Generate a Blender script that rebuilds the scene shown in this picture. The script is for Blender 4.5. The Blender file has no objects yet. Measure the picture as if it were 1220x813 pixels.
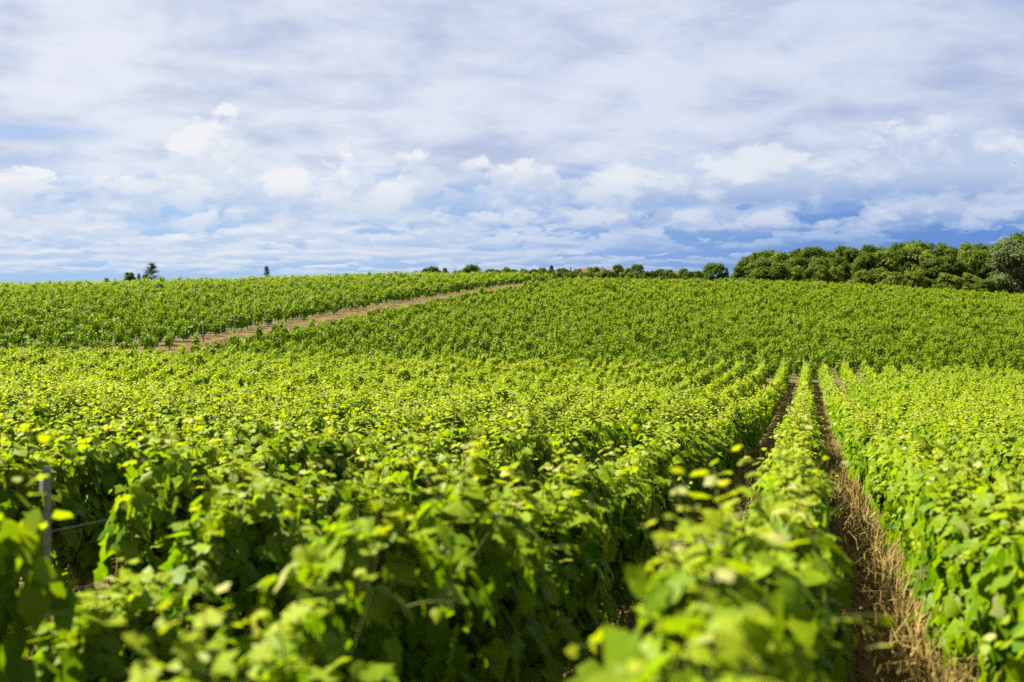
import bpy, math, random
import numpy as np
from mathutils import Vector

scene = bpy.context.scene
R = math.radians

# ------------------------------------------------------------------ camera
FPX = 1300.0            # focal length in pixels of a 1220 px wide picture
HOR = 332.0             # picture row of the true horizon
EYE = 0.0               # eye level is z = 0; the ground lies below it
cam_data = bpy.data.cameras.new('camera')
cam = bpy.data.objects.new('camera', cam_data)
scene.collection.objects.link(cam)
cam.location = (0, 0, EYE)
cam.rotation_euler = (R(90), 0, 0)
cam_data.sensor_width = 36
cam_data.lens = FPX * 36 / 1220
cam_data.shift_y = -(406.5 - HOR) / 1220
cam_data.clip_start = 0.05
cam_data.clip_end = 20000
cam_data.dof.use_dof = True
cam_data.dof.focus_distance = 26
cam_data.dof.aperture_fstop = 1.5
scene.camera = cam

# ------------------------------------------------------------------ light
SUN_EL, SUN_AZ = R(56), R(-76)          # azimuth from +Y towards +X
S = Vector((math.sin(SUN_AZ) * math.cos(SUN_EL), math.cos(SUN_AZ) * math.cos(SUN_EL), math.sin(SUN_EL)))
sun_data = bpy.data.lights.new('sun', 'SUN')
sun_data.energy = 5.0
sun_data.angle = R(0.6)
sun_data.color = (1.0, 0.94, 0.84)
sun = bpy.data.objects.new('sun', sun_data)
scene.collection.objects.link(sun)
sun.rotation_euler = S.to_track_quat('Z', 'Y').to_euler()

scene.view_settings.view_transform = 'Standard'
scene.view_settings.look = 'None'
scene.view_settings.gamma = 1
scene.view_settings.use_curve_mapping = False
scene.view_settings.exposure = 2.45
scene.cycles.max_bounces = 6
scene.cycles.transmission_bounces = 4
scene.cycles.diffuse_bounces = 3
scene.cycles.use_denoising = False


class NT:
    """small helper to write node trees"""
    def __init__(self, tree):
        self.t = tree
        tree.nodes.clear()

    def n(self, kind, **kw):
        nd = self.t.nodes.new(kind)
        ins = kw.pop('ins', {})
        for k, v in kw.items():
            setattr(nd, k, v)
        for k, v in ins.items():
            self.put(nd.inputs[k], v)
        return nd

    def put(self, sock, v):
        if isinstance(v, bpy.types.NodeSocket):
            self.t.links.new(v, sock)
        elif isinstance(v, bpy.types.Node):
            self.t.links.new(v.outputs[0], sock)
        else:
            sock.default_value = v

    def m(self, op, a, b=0.0, c=0.0, clamp=False):
        nd = self.t.nodes.new('ShaderNodeMath')
        nd.operation = op
        nd.use_clamp = clamp
        self.put(nd.inputs[0], a)
        self.put(nd.inputs[1], b)
        self.put(nd.inputs[2], c)
        return nd.outputs[0]

    def mix(self, f, a, b, blend='MIX'):
        nd = self.t.nodes.new('ShaderNodeMix')
        nd.data_type = 'RGBA'
        nd.blend_type = blend
        self.put(nd.inputs[0], f)
        self.put(nd.inputs[6], a if not isinstance(a, tuple) else (*a[:3], 1))
        self.put(nd.inputs[7], b if not isinstance(b, tuple) else (*b[:3], 1))
        return nd.outputs[2]

    def noise(self, vec, scale, detail=4, rough=0.5, dist=0.0):
        nd = self.n('ShaderNodeTexNoise', ins={'Scale': scale, 'Detail': detail, 'Roughness': rough, 'Distortion': dist})
        if vec is not None:
            self.put(nd.inputs['Vector'], vec)
        return nd.outputs[0]

    def ramp(self, f, lo, hi):
        nd = self.t.nodes.new('ShaderNodeMapRange')
        nd.interpolation_type = 'SMOOTHSTEP'
        self.put(nd.inputs[0], f)
        nd.inputs[1].default_value = lo
        nd.inputs[2].default_value = hi
        return nd.outputs[0]


# ------------------------------------------------------------------ sky
world = bpy.data.worlds.new('World')
scene.world = world
world.use_nodes = True
w = NT(world.node_tree)
SKY_STRENGTH = 0.05
tc = w.n('ShaderNodeTexCoord')
sep = w.n('ShaderNodeSeparateXYZ', ins={0: tc.outputs['Generated']})
dx, dy, dz = sep.outputs
el = w.m('MAXIMUM', dz, 0.0)
az = w.m('ARCTAN2', dx, dy)


def vec3(a, b, c):
    return w.n('ShaderNodeCombineXYZ', ins={0: a, 1: b, 2: c}).outputs[0]


inv = w.m('DIVIDE', 1.0, w.m('ADD', el, 0.20))
plane = vec3(w.m('MULTIPLY', dx, inv), w.m('MULTIPLY', dy, inv), 3.7)
ang = vec3(az, w.m('MULTIPLY', el, 1.5), 1.3)
nish = w.n('ShaderNodeTexSky', sky_type='NISHITA', sun_disc=False, sun_elevation=SUN_EL, sun_rotation=SUN_AZ,
           air_density=1.0, dust_density=0.4, ozone_density=2.5, altitude=100)
glow = w.ramp(w.m('ADD', w.m('MULTIPLY', az, -0.5), 0.5), 0.15, 0.85)       # brighter towards the sun's side
side = w.ramp(az, -0.25, 0.42)
# high, nearly closed sheet of grey-white cloud
a1 = w.noise(plane, 1.8, 4, 0.5, 0.2)
a2 = w.noise(plane, 5.2, 8, 0.54, 0.25)
a3 = w.noise(vec3(w.m('MULTIPLY', az, 0.45), w.m('MULTIPLY', el, 1.9), 5.1), 11.0, 5, 0.5, 0.2)
sheet = w.m('ADD', w.m('ADD', w.m('MULTIPLY', a1, 0.42), w.m('MULTIPLY', a2, 0.40)), w.m('MULTIPLY', a3, 0.18))
grey = w.mix(glow, (1.95, 2.35, 3.40), (2.35, 2.72, 3.62))
white = w.mix(glow, (3.05, 3.38, 4.1), (3.80, 3.98, 4.35))
high = w.mix(w.ramp(sheet, 0.36, 0.60), grey, white)


def hole(a, e, wa, we, lo, hi):
    da = w.m('DIVIDE', w.m('SUBTRACT', az, a), wa)
    de = w.m('DIVIDE', w.m('SUBTRACT', el, e), we)
    r2 = w.m('ADD', w.m('MULTIPLY', da, da), w.m('MULTIPLY', de, de))
    g = w.m('SUBTRACT', 1.0, w.m('POWER', r2, 0.5))
    return w.ramp(w.m('ADD', g, w.m('MULTIPLY', w.m('SUBTRACT', a2, 0.5), 2.2)), lo, hi)


high = w.mix(w.m('MULTIPLY', hole(-0.43, 0.122, 0.085, 0.012, 0.0, 0.9), 0.6), high, (1.3, 2.25, 4.1))
high = w.mix(w.m('MULTIPLY', hole(0.452, 0.238, 0.055, 0.022, 0.0, 0.8), 0.8), high, (0.95, 1.7, 3.8))
# open sky under the sheet, deeper blue to the right
clear = w.mix(0.07, w.mix(side, (1.55, 2.50, 4.0), (0.30, 1.00, 2.95)), nish.outputs[0])
edge = w.m('ADD', el, w.m('MULTIPLY', w.m('SUBTRACT', a2, 0.5), 0.05))
col = w.mix(w.ramp(edge, 0.055, 0.110), clear, high)


# banks of cumulus with flat bases, the far ones low and small, the near ones higher and larger
def bank(col, base, height, sx, sy, seed, cover, strength, wob=0.012, right=0.0):
    wobble = w.m('MULTIPLY', w.m('SUBTRACT', w.noise(vec3(az, seed, 0.0), 5.0, 2, 0.5), 0.5), wob)
    t = w.m('DIVIDE', w.m('SUBTRACT', w.m('SUBTRACT', el, base), wobble), height)
    v = vec3(az, w.m('MULTIPLY', el, sy / sx), seed)
    big = w.noise(v, sx * 0.4, 2, 0.5)
    fine = w.noise(v, sx, 8, 0.6, 0.12)
    n = w.m('ADD', w.m('MULTIPLY', big, 0.45), w.m('MULTIPLY', fine, 0.55))
    v2 = w.n('ShaderNodeVectorMath', operation='ADD', ins={0: v, 1: (-0.20 / sx, 0.42 / sx, 0.0)}).outputs[0]
    fine2 = w.noise(v2, sx, 8, 0.6, 0.12)
    rim = w.ramp(w.m('SUBTRACT', fine, fine2), -0.10, 0.13)
    dens = w.m('SUBTRACT', n, w.m('ADD', w.m('ADD', cover, w.m('MULTIPLY', w.m('SUBTRACT', side, 0.4), right)), w.m('MULTIPLY', w.m('MAXIMUM', t, 0.0), 0.13)))
    alpha = w.m('MULTIPLY', w.ramp(dens, -0.006, 0.034), w.ramp(w.m('ADD', t, w.m('MULTIPLY', w.m('SUBTRACT', fine, 0.5), 0.8)), -0.12, 0.22))
    light = w.m('ADD', w.m('MULTIPLY', w.ramp(t, 0.0, 0.9), 0.55), w.m('MULTIPLY', rim, 0.5), clamp=True)
    dark = w.mix(side, (2.05, 2.75, 3.85), (1.05, 1.75, 3.25))
    pale = w.mix(side, (4.15, 4.2, 4.3), (3.5, 3.75, 4.2) if base > 0.035 else (1.9, 2.6, 3.85))
    return w.mix(w.m('MULTIPLY', alpha, strength), col, w.mix(light, dark, pale))


col = bank(col, 0.004, 0.012, 36, 210, 3.1, 0.42, 0.75, 0.003, 0.10)
col = bank(col, 0.013, 0.016, 28, 150, 8.4, 0.40, 0.8, 0.006, 0.14)
col = bank(col, 0.026, 0.022, 24, 74, 12.9, 0.385, 0.85, 0.012, 0.14)
col = bank(col, 0.042, 0.034, 20, 40, 21.3, 0.36, 0.92, 0.016, -0.02)
col = bank(col, 0.060, 0.040, 14, 22, 33.7, 0.36, 0.92, 0.020, -0.02)
col = w.mix(w.ramp(dz, -0.02, 0.0), (0.5, 0.6, 0.5), col)
col = w.mix(1.0, col, (0.785, 0.785, 0.785), 'MULTIPLY')
bg = w.n('ShaderNodeBackground', ins={0: col, 1: SKY_STRENGTH})
w.n('ShaderNodeOutputWorld', ins={0: bg.outputs[0]})

# ------------------------------------------------------------------ terrain
M = (963 - 610) / FPX           # rows run towards picture column 963
UT = np.array([-400, -150, -110, -80, -50.6, -46.2, 0, 40, 80, 400], float)
YT = np.array([84, 92, 110, 130, 155, 180, 205, 225, 260, 330], float)
DT = np.array([
    [5.2, 4.6, 4.2, 3.8, 3.3, 2.8, 2.5, 2.5, 3.5, 6.0],
    [5.2, 4.6, 4.2, 3.8, 3.3, 2.8, 2.5, 2.5, 3.5, 6.0],
    [5.6, 4.8, 4.2, 3.6, 2.8, 2.2, 1.7, 1.6, 2.6, 6.0],
    [5.8, 5.0, 4.2, 3.4, 2.3, 1.4, 0.55, 0.4, 1.6, 5.0],
    [6.3, 5.2, 4.4, 3.3, 2.35, 1.45, 0.75, 0.6, 1.9, 5.0],
    [6.6, 6.2, 5.4, 4.6, 3.5, 2.4, 1.5, 1.3, 2.6, 5.6],
    [7.5, 7.1, 6.3, 5.5, 4.3, 3.2, 2.2, 2.1, 3.6, 6.6],
    [8.3, 8.0, 7.4, 6.8, 6.0, 5.2, 4.5, 4.4, 6.0, 8.0],
    [9.2, 8.9, 8.5, 8.1, 7.6, 7.1, 6.6, 6.5, 7.8, 9.0],
    [9.8, 9.6, 9.3, 9.0, 8.6, 8.2, 8.0, 8.0, 8.5, 9.0]])
YF = np.array([-60, 0, 8.4, 20, 40, 60, 76, 84], float)
DF = np.array([-3.0, 2.0, 2.85, 4.0, 5.85, 7.0, 7.56, 7.6])
gu = np.arange(-400, 401, 1.0)
gy = np.arange(-60, 331, 1.0)


def _table():
    T = np.empty((len(gu), len(gy)))
    far = np.array([[np.interp(u, UT, DT[:, j]) for j in range(len(YT))] for u in gu])
    for k, u in enumerate(gu):
        front = np.interp(gy, YF, DF) + 0.022 * np.clip(u, -80, 60)
        hill = np.interp(gy, YT, far[k])
        f = np.clip((gy - 74) / 14, 0, 1)
        f = f * f * (3 - 2 * f)
        T[k] = front * (1 - f) + hill * f
    ker = np.array([1, 2, 3, 4, 3, 2, 1.]); ker /= ker.sum()
    pad = np.pad(T, ((0, 0), (3, 3)), 'edge')
    T = sum(ker[i] * pad[:, i:i + T.shape[1]] for i in range(7))
    pad = np.pad(T, ((1, 1), (0, 0)), 'edge')
    return 0.25 * pad[:-2] + 0.5 * pad[1:-1] + 0.25 * pad[2:]


TAB = _table()
YP = np.array([330, 500, 700, 1000, 1600, 3000, 6000, 20000], float)
DP = np.array([6.0, 5.0, 5.0, 6.5, 11.0, 22.0, 50.0, 190.0])


def ground(x, y):
    """height of the ground, vectorised"""
    x = np.asarray(x, float); y = np.asarray(y, float)
    u = x - M * y
    a = np.clip(u, -400, 399.99) + 400
    b = np.clip(y, -60, 329.99) + 60
    i = a.astype(int); j = b.astype(int)
    fa = a - i; fb = b - j
    D = (TAB[i, j] * (1 - fa) * (1 - fb) + TAB[np.minimum(i + 1, 800), j] * fa * (1 - fb)
         + TAB[i, np.minimum(j + 1, 390)] * (1 - fa) * fb + TAB[np.minimum(i + 1, 800), np.minimum(j + 1, 390)] * fa * fb)
    f = np.clip((y - 290) / 150, 0, 1)
    f = f * f * (3 - 2 * f)
    D = D * (1 - f) + np.interp(y, YP, DP) * f
    return -D


def gz(x, y):
    return float(ground(x, y))


# ------------------------------------------------------------------ helpers
def link(o):
    scene.collection.objects.link(o)
    return o


def np_mesh(name, verts, faces_flat, sizes, smooth=False, attr=None):
    me = bpy.data.meshes.new(name)
    verts = np.ascontiguousarray(verts, np.float32)
    me.vertices.add(len(verts))
    me.vertices.foreach_set('co', verts.ravel())
    me.loops.add(len(faces_flat))
    me.loops.foreach_set('vertex_index', np.ascontiguousarray(faces_flat, np.int32))
    sizes = np.asarray(sizes, np.int32)
    starts = np.zeros(len(sizes), np.int32)
    starts[1:] = np.cumsum(sizes)[:-1]
    me.polygons.add(len(sizes))
    me.polygons.foreach_set('loop_start', starts)
    me.polygons.foreach_set('loop_total', sizes)
    me.polygons.foreach_set('use_smooth', np.full(len(sizes), smooth))
    me.update(calc_edges=True)
    if attr is not None:
        at = me.attributes.new('leaf', 'FLOAT_COLOR', 'POINT')
        at.data.foreach_set('color', np.ascontiguousarray(attr, np.float32).ravel())
    return me


class Geo:
    """gathers quads, triangles and tubes into one mesh"""
    def __init__(self):
        self.v, self.f, self.s, self.n = [], [], [], 0

    def add(self, verts, faces):
        for f in faces:
            self.f.extend(i + self.n for i in f)
            self.s.append(len(f))
        self.v.extend(tuple(p) for p in verts)
        self.n += len(verts)

    def tube(self, pts, radii, seg=6, cap=True):
        pts = [Vector(p) for p in pts]
        rings = []
        for i, p in enumerate(pts):
            d = (pts[min(i + 1, len(pts) - 1)] - pts[max(i - 1, 0)]).normalized()
            ref = Vector((1, 0, 0)) if abs(d.x) < 0.8 else Vector((0, 1, 0))
            e1 = d.cross(ref).normalized(); e2 = d.cross(e1)
            r = radii[i]
            rings.append([p + e1 * (r * math.cos(2 * math.pi * k / seg)) + e2 * (r * math.sin(2 * math.pi * k / seg)) for k in range(seg)])
        vs = [p for ring in rings for p in ring]
        fs = []
        for i in range(len(pts) - 1):
            for k in range(seg):
                a, b = i * seg + k, i * seg + (k + 1) % seg
                fs.append((a, b, b + seg, a + seg))
        if cap:
            fs.append(tuple(range(seg))[::-1])
            fs.append(tuple((len(pts) - 1) * seg + k for k in range(seg)))
        self.add(vs, fs)

    def box(self, c, size):
        x, y, z = (s / 2 for s in size)
        vs = [(c[0] + a * x, c[1] + b * y, c[2] + d * z) for d in (-1, 1) for b in (-1, 1) for a in (-1, 1)]
        self.add(vs, [(0, 2, 3, 1), (4, 5, 7, 6), (0, 1, 5, 4), (2, 6, 7, 3), (0, 4, 6, 2), (1, 3, 7, 5)])

    def mesh(self, name, smooth=False):
        return np_mesh(name, np.array(self.v, np.float32), np.array(self.f, np.int32), self.s, smooth)


def obj(name, me, mat=None, parent=None, loc=None):
    if mat is not None and not me.materials:
        me.materials.append(mat)
    o = link(bpy.data.objects.new(name, me))
    if parent is not None:
        o.parent = parent
    if loc is not None:
        o.location = loc
    return o


def tag(o, label=None, cat=None, group=None, kind=None):
    for k, v in (('label', label), ('category', cat), ('group', group), ('kind', kind)):
        if v:
            o[k] = v
    return o


def empty(name, loc, rz=0.0):
    o = link(bpy.data.objects.new(name, None))
    o.location = loc
    o.rotation_euler = (0, 0, rz)
    o.empty_display_size = 0.2
    return o


# ------------------------------------------------------------------ materials
def new_mat(name):
    m = bpy.data.materials.new(name)
    m.use_nodes = True
    return m, NT(m.node_tree)


ALB = 0.79            # every base colour is set against this one brightness of reflectance


def dim(c):
    return tuple(v * ALB for v in c)


def leaf_material(name, old, fresh, young, under, pale, trans=0.42, rough=0.42, spec=0.5, tmul=(2.6, 2.1, 0.9)):
    old, fresh, young, under, pale = (dim(q) for q in (old, fresh, young, under, pale))
    m, t = new_mat(name)
    at = t.n('ShaderNodeAttribute', attribute_name='leaf')
    s = t.n('ShaderNodeSeparateColor', ins={0: at.outputs['Color']})
    tone, yng, rnd = s.outputs
    info = t.n('ShaderNodeObjectInfo')
    geo = t.n('ShaderNodeNewGeometry')
    tone2 = t.m('ADD', tone, t.m('MULTIPLY', t.m('SUBTRACT', info.outputs['Random'], 0.5), 0.25), clamp=True)
    c = t.mix(tone2, old, fresh)
    c = t.mix(yng, c, young)
    c = t.mix(t.m('MULTIPLY', t.ramp(rnd, 0.972, 0.99), 0.6), c, pale)
    mott = t.noise(t.n('ShaderNodeTexCoord').outputs['Object'], 28.0, 3, 0.6)
    c = t.mix(t.m('MULTIPLY', t.ramp(mott, 0.45, 0.75), 0.3), c, t.mix(1.0, c, (1.5, 1.35, 0.9), 'MULTIPLY'))
    front = t.mix(t.m('MULTIPLY', geo.outputs['Backfacing'], 0.65), c, under)
    tr = t.mix(1.0, c, tmul, 'MULTIPLY')
    p = t.n('ShaderNodeBsdfPrincipled', ins={'Base Color': front, 'Roughness': rough, 'Specular IOR Level': spec})
    tl = t.n('ShaderNodeBsdfTranslucent', ins={0: tr})
    mx = t.n('ShaderNodeMixShader', ins={0: trans, 1: p.outputs[0], 2: tl.outputs[0]})
    t.n('ShaderNodeOutputMaterial', ins={0: mx.outputs[0]})
    return m


MAT_VINE = leaf_material('vine_leaf', (0.028, 0.096, 0.0008), (0.134, 0.214, 0.0010), (0.215, 0.258, 0.008),
                         (0.085, 0.145, 0.002), (0.33, 0.31, 0.13), trans=0.46, rough=0.50, spec=0.11, tmul=(1.66, 1.62, 0.3))
MAT_TREE = leaf_material('tree_leaf', (0.018, 0.042, 0.003), (0.058, 0.092, 0.005), (0.076, 0.108, 0.006),
                         (0.05, 0.08, 0.012), (0.07, 0.09, 0.012), trans=0.36, rough=0.6, spec=0.06, tmul=(1.7, 1.7, 0.6))
MAT_LIGHT_TREE = leaf_material('light_tree_leaf', (0.040, 0.070, 0.005), (0.095, 0.130, 0.008), (0.11, 0.145, 0.010),
                               (0.07, 0.1, 0.015), (0.1, 0.12, 0.015), trans=0.3, rough=0.6, spec=0.07, tmul=(1.6, 1.6, 0.6))
MAT_WILLOW = leaf_material('silver_tree_leaf', (0.034, 0.056, 0.016), (0.080, 0.105, 0.036), (0.10, 0.12, 0.04),
                           (0.10, 0.125, 0.06), (0.12, 0.13, 0.06), trans=0.25, rough=0.6, spec=0.06, tmul=(1.4, 1.5, 1.0))
MAT_CONIFER = leaf_material('conifer_needle', (0.010, 0.028, 0.013), (0.020, 0.046, 0.020), (0.024, 0.055, 0.024),
                            (0.02, 0.04, 0.02), (0.025, 0.04, 0.015), trans=0.12, rough=0.6, spec=0.2, tmul=(1.3, 1.4, 1.0))


def rough_material(name, a, b, scale=8.0, rough=0.85, bump=0.4, detail=6, stretch=(1, 1, 1)):
    m, t = new_mat(name)
    c = t.n('ShaderNodeTexCoord').outputs['Object']
    mp = t.n('ShaderNodeMapping', ins={'Vector': c, 'Scale': stretch}).outputs[0]
    nz = t.noise(mp, scale, detail, 0.62)
    col = t.mix(t.ramp(nz, 0.3, 0.7), dim(a), dim(b))
    bp = t.n('ShaderNodeBump', ins={'Strength': bump, 'Distance': 0.02, 'Height': nz})
    p = t.n('ShaderNodeBsdfPrincipled', ins={'Base Color': col, 'Roughness': rough, 'Specular IOR Level': 0.15, 'Normal': bp.outputs[0]})
    t.n('ShaderNodeOutputMaterial', ins={0: p.outputs[0]})
    return m


MAT_BARK = rough_material('vine_bark', (0.045, 0.030, 0.020), (0.16, 0.115, 0.08), 26, 0.9, 0.8, 6, (1, 1, 0.2))
MAT_CANE = rough_material('green_cane', (0.035, 0.050, 0.006), (0.080, 0.085, 0.014), 12, 0.75, 0.0)
MAT_TRUNK = rough_material('tree_bark', (0.05, 0.038, 0.028), (0.13, 0.10, 0.075), 3, 0.9, 0.6, 6, (1, 1, 0.25))
MAT_STEEL = rough_material('weathered_steel', (0.15, 0.135, 0.115), (0.24, 0.22, 0.19), 14, 0.55, 0.1)
MAT_WIRE = rough_material('galvanised_wire', (0.10, 0.10, 0.10), (0.14, 0.14, 0.14), 2, 0.6, 0.0)
MAT_WOODPOST = rough_material('grey_wood', (0.15, 0.125, 0.10), (0.30, 0.26, 0.21), 16, 0.85, 0.4, 6, (1, 1, 0.15))
MAT_TAG = rough_material('white_plastic', (0.6, 0.6, 0.58), (0.75, 0.75, 0.72), 6, 0.5, 0.05)
MAT_STRAW = rough_material('dry_straw', (0.115, 0.080, 0.018), (0.255, 0.182, 0.048), 3.1, 0.8, 0.0)
MAT_WEED = leaf_material('weed_blade', (0.045, 0.075, 0.006), (0.11, 0.13, 0.015), (0.14, 0.14, 0.025),
                         (0.08, 0.11, 0.02), (0.16, 0.14, 0.04), trans=0.3, spec=0.08)


def ground_material():
    m, t = new_mat('ground_soil')
    pos = t.n('ShaderNodeNewGeometry').outputs['Position']
    s = t.n('ShaderNodeSeparateXYZ', ins={0: pos})
    x, y, z = s.outputs
    u = t.m('SUBTRACT', x, t.m('MULTIPLY', y, M))
    n1 = t.noise(pos, 1.3, 6, 0.6)
    n2 = t.noise(pos, 14.0, 6, 0.65)
    n3 = t.noise(pos, 60.0, 4, 0.65)
    n4 = t.noise(pos, 0.012, 4, 0.5)
    soil = t.mix(t.ramp(n2, 0.3, 0.7), (0.034, 0.023, 0.008), (0.088, 0.061, 0.020))
    soil = t.mix(t.ramp(n3, 0.52, 0.72), soil, (0.130, 0.092, 0.030))
    straw = t.mix(n3, (0.085, 0.060, 0.014), (0.190, 0.138, 0.034))
    c = t.mix(t.ramp(n1, 0.34, 0.55), soil, straw)
    weeds = t.mix(n3, (0.030, 0.048, 0.006), (0.080, 0.095, 0.014))
    c = t.mix(t.m('MULTIPLY', t.ramp(t.noise(pos, 2.6, 5, 0.6), 0.56, 0.68), 0.7), c, weeds)
    # open grassland and fields beyond the vineyard
    grass = t.mix(n1, (0.05, 0.085, 0.014), (0.13, 0.15, 0.03))
    far = t.mix(t.ramp(n4, 0.5, 0.56), grass, (0.34, 0.25, 0.11))
    c = t.mix(t.ramp(y, 228.0, 240.0), c, far)
    c = t.mix(t.m('MULTIPLY', t.ramp(y, 76.5, 78.5), t.m('SUBTRACT', 1.0, t.ramp(y, 228.0, 234.0))), c, t.mix(t.ramp(n1, 0.4, 0.6), (0.035, 0.045, 0.006), (0.085, 0.062, 0.026)))
    strip = t.m('MULTIPLY', t.m('MULTIPLY', t.ramp(u, -53.2, -52.0), t.m('SUBTRACT', 1.0, t.ramp(u, -50.3, -49.9))), t.ramp(y, 83.0, 86.0))
    c = t.mix(strip, c, t.mix(n2, (0.042, 0.023, 0.006), (0.095, 0.056, 0.014)))
    # grassy bank beside the track
    bank = t.m('MULTIPLY', t.m('MULTIPLY', t.ramp(u, -50.0, -49.5), t.m('SUBTRACT', 1.0, t.ramp(u, -46.5, -45.8))), t.ramp(y, 84.0, 88.0))
    c = t.mix(t.m('MULTIPLY', bank, t.ramp(n2, 0.1, 0.3)), c, t.mix(n2, (0.05, 0.08, 0.008), (0.12, 0.135, 0.02)))
    bp = t.n('ShaderNodeBump', ins={'Strength': 0.9, 'Distance': 0.05, 'Height': t.m('ADD', n2, t.m('MULTIPLY', n3, 0.5))})
    c = t.mix(1.0, c, (ALB, ALB, ALB), 'MULTIPLY')
    p = t.n('ShaderNodeBsdfPrincipled', ins={'Base Color': c, 'Roughness': 0.92, 'Specular IOR Level': 0.15, 'Normal': bp.outputs[0]})
    t.n('ShaderNodeOutputMaterial', ins={0: p.outputs[0]})
    return m


# ------------------------------------------------------------------ ground sheet
def graded(a, b, step, grow, end0, end1):
    mid = list(np.arange(a, b + 1e-6, step))
    hi, s = mid[-1], step
    out_hi = []
    while hi < end1:
        s *= grow; hi += s; out_hi.append(hi)
    lo, s = mid[0], step
    out_lo = []
    while lo > end0:
        s *= grow; lo -= s; out_lo.append(lo)
    return np.array(out_lo[::-1] + mid + out_hi)


gx_ = graded(-120, 150, 1.0, 1.12, -9000, 9000)
gy_ = graded(-6, 232, 1.0, 1.08, -40, 15000)
XX, YY = np.meshgrid(gx_, gy_)
rg = np.random.default_rng(5)
ZZ = ground(XX, YY)
ZZ += np.where((YY < 240) & (np.abs(XX) < 160), rg.normal(0, 0.018, XX.shape), 0)
V = np.stack([XX, YY, ZZ], -1).reshape(-1, 3)
nx, ny = len(gx_), len(gy_)
ii = (np.arange(ny - 1)[:, None] * nx + np.arange(nx - 1)[None]).ravel()
F = np.stack([ii, ii + 1, ii + 1 + nx, ii + nx], -1).ravel()
g = obj('ground', np_mesh('ground', V, F, np.full(len(ii), 4), True), ground_material())
tag(g, 'brown dry soil and straw under the vine rows', None, None, 'structure')

# dirt track climbing the hill between the two far blocks
rg = np.random.default_rng(8)
ty = np.arange(86, 236, 1.0)
cols = 7
tv = []
for y in ty:
    l = -51.0 + 0.35 * math.sin(y * 0.7) * math.sin(y * 0.23) + rg.normal(0, 0.08)
    r = -50.0 + 0.3 * math.sin(y * 0.51 + 1) + rg.normal(0, 0.1)
    for k in range(cols):
        u = l + (r - l) * k / (cols - 1)
        x = u + M * y
        tv.append((x, y, gz(x, y) + 0.05 - 0.05 * abs(2 * k / (cols - 1) - 1) ** 3))
ii = np.array([a * cols + b for a in range(len(ty) - 1) for b in range(cols - 1)])
F = np.stack([ii, ii + 1, ii + 1 + cols, ii + cols], -1).ravel()
tr = obj('dirt_track', np_mesh('dirt_track', np.array(tv), F, np.full(len(ii), 4), True),
         rough_material('track_soil', (0.046, 0.027, 0.007), (0.105, 0.066, 0.017), 1.3, 0.95, 0.5))
tag(tr, 'bare tan dirt track climbing the hill between two vineyard blocks', None, None, 'structure')

# ------------------------------------------------------------------ vine leaves
HALF = [(0.0, 0.06), (0.10, -0.09), (0.30, -0.10), (0.47, 0.08), (0.39, 0.20), (0.56, 0.44), (0.33, 0.47), (0.24, 0.66), (0.0, 0.95)]
OUT16 = np.array(HALF + [(-x, y) for x, y in HALF[-2:0:-1]])
OUT16 = np.vstack([OUT16, [[0.0, 0.33]]])                       # last one: the middle of the fan
FAN16 = [(len(OUT16) - 1, i, (i + 1) % (len(OUT16) - 1)) for i in range(len(OUT16) - 1)]
OUT6 = np.array([(0.0, -0.02), (0.42, 0.0), (0.5, 0.45), (0.0, 0.92), (-0.5, 0.45), (-0.42, 0.0)])
FAN6 = [(0, 1, 2, 3), (0, 3, 4, 5)]
OUT4 = np.array([(0.0, -0.05), (0.5, 0.35), (0.0, 0.9), (-0.5, 0.35)])
FAN4 = [(0, 1, 2, 3)]
LOD = {0: (OUT16, FAN16), 1: (OUT6, FAN6), 2: (OUT4, FAN4)}


def norm(a):
    return a / np.maximum(np.linalg.norm(a, axis=-1, keepdims=True), 1e-9)


def leaf_cloud(P, N, T, size, col, lod, rng, cup=0.22):
    """turn leaf positions, normals and tip directions into mesh arrays"""
    out, fan = LOD[lod]
    N = norm(N)
    T = norm(T - (T * N).sum(-1, keepdims=True) * N)
    X = np.cross(T, N)
    n, k = len(P), len(out)
    o = np.broadcast_to(out[None], (n, k, 2)).copy()
    if lod == 0:
        o += rng.normal(0, 0.022, o.shape)
        o[:, :, 0] *= rng.uniform(0.85, 1.1, (n, 1))
    fold = rng.normal(cup, 0.16, (n, 1))
    droop = rng.normal(0.22, 0.14, (n, 1))
    zz = -fold * np.abs(o[..., 0]) * 0.9 - droop * np.maximum(o[..., 1] - 0.2, 0) ** 2 * 1.2
    if lod == 0:
        zz[:, :-1] += rng.normal(0, 0.035, (n, k - 1))
    V = P[:, None] + size[:, None, None] * (o[..., 0:1] * X[:, None] + o[..., 1:2] * T[:, None] + zz[..., None] * N[:, None])
    f = np.concatenate([np.array(q) for q in fan])
    FF = (np.arange(n)[:, None] * k + f[None]).ravel()
    SS = np.tile([len(q) for q in fan], n)
    C = np.repeat(np.concatenate([col, np.ones((n, 1))], 1), k, 0)
    return V.reshape(-1, 3), FF, SS, C


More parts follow.
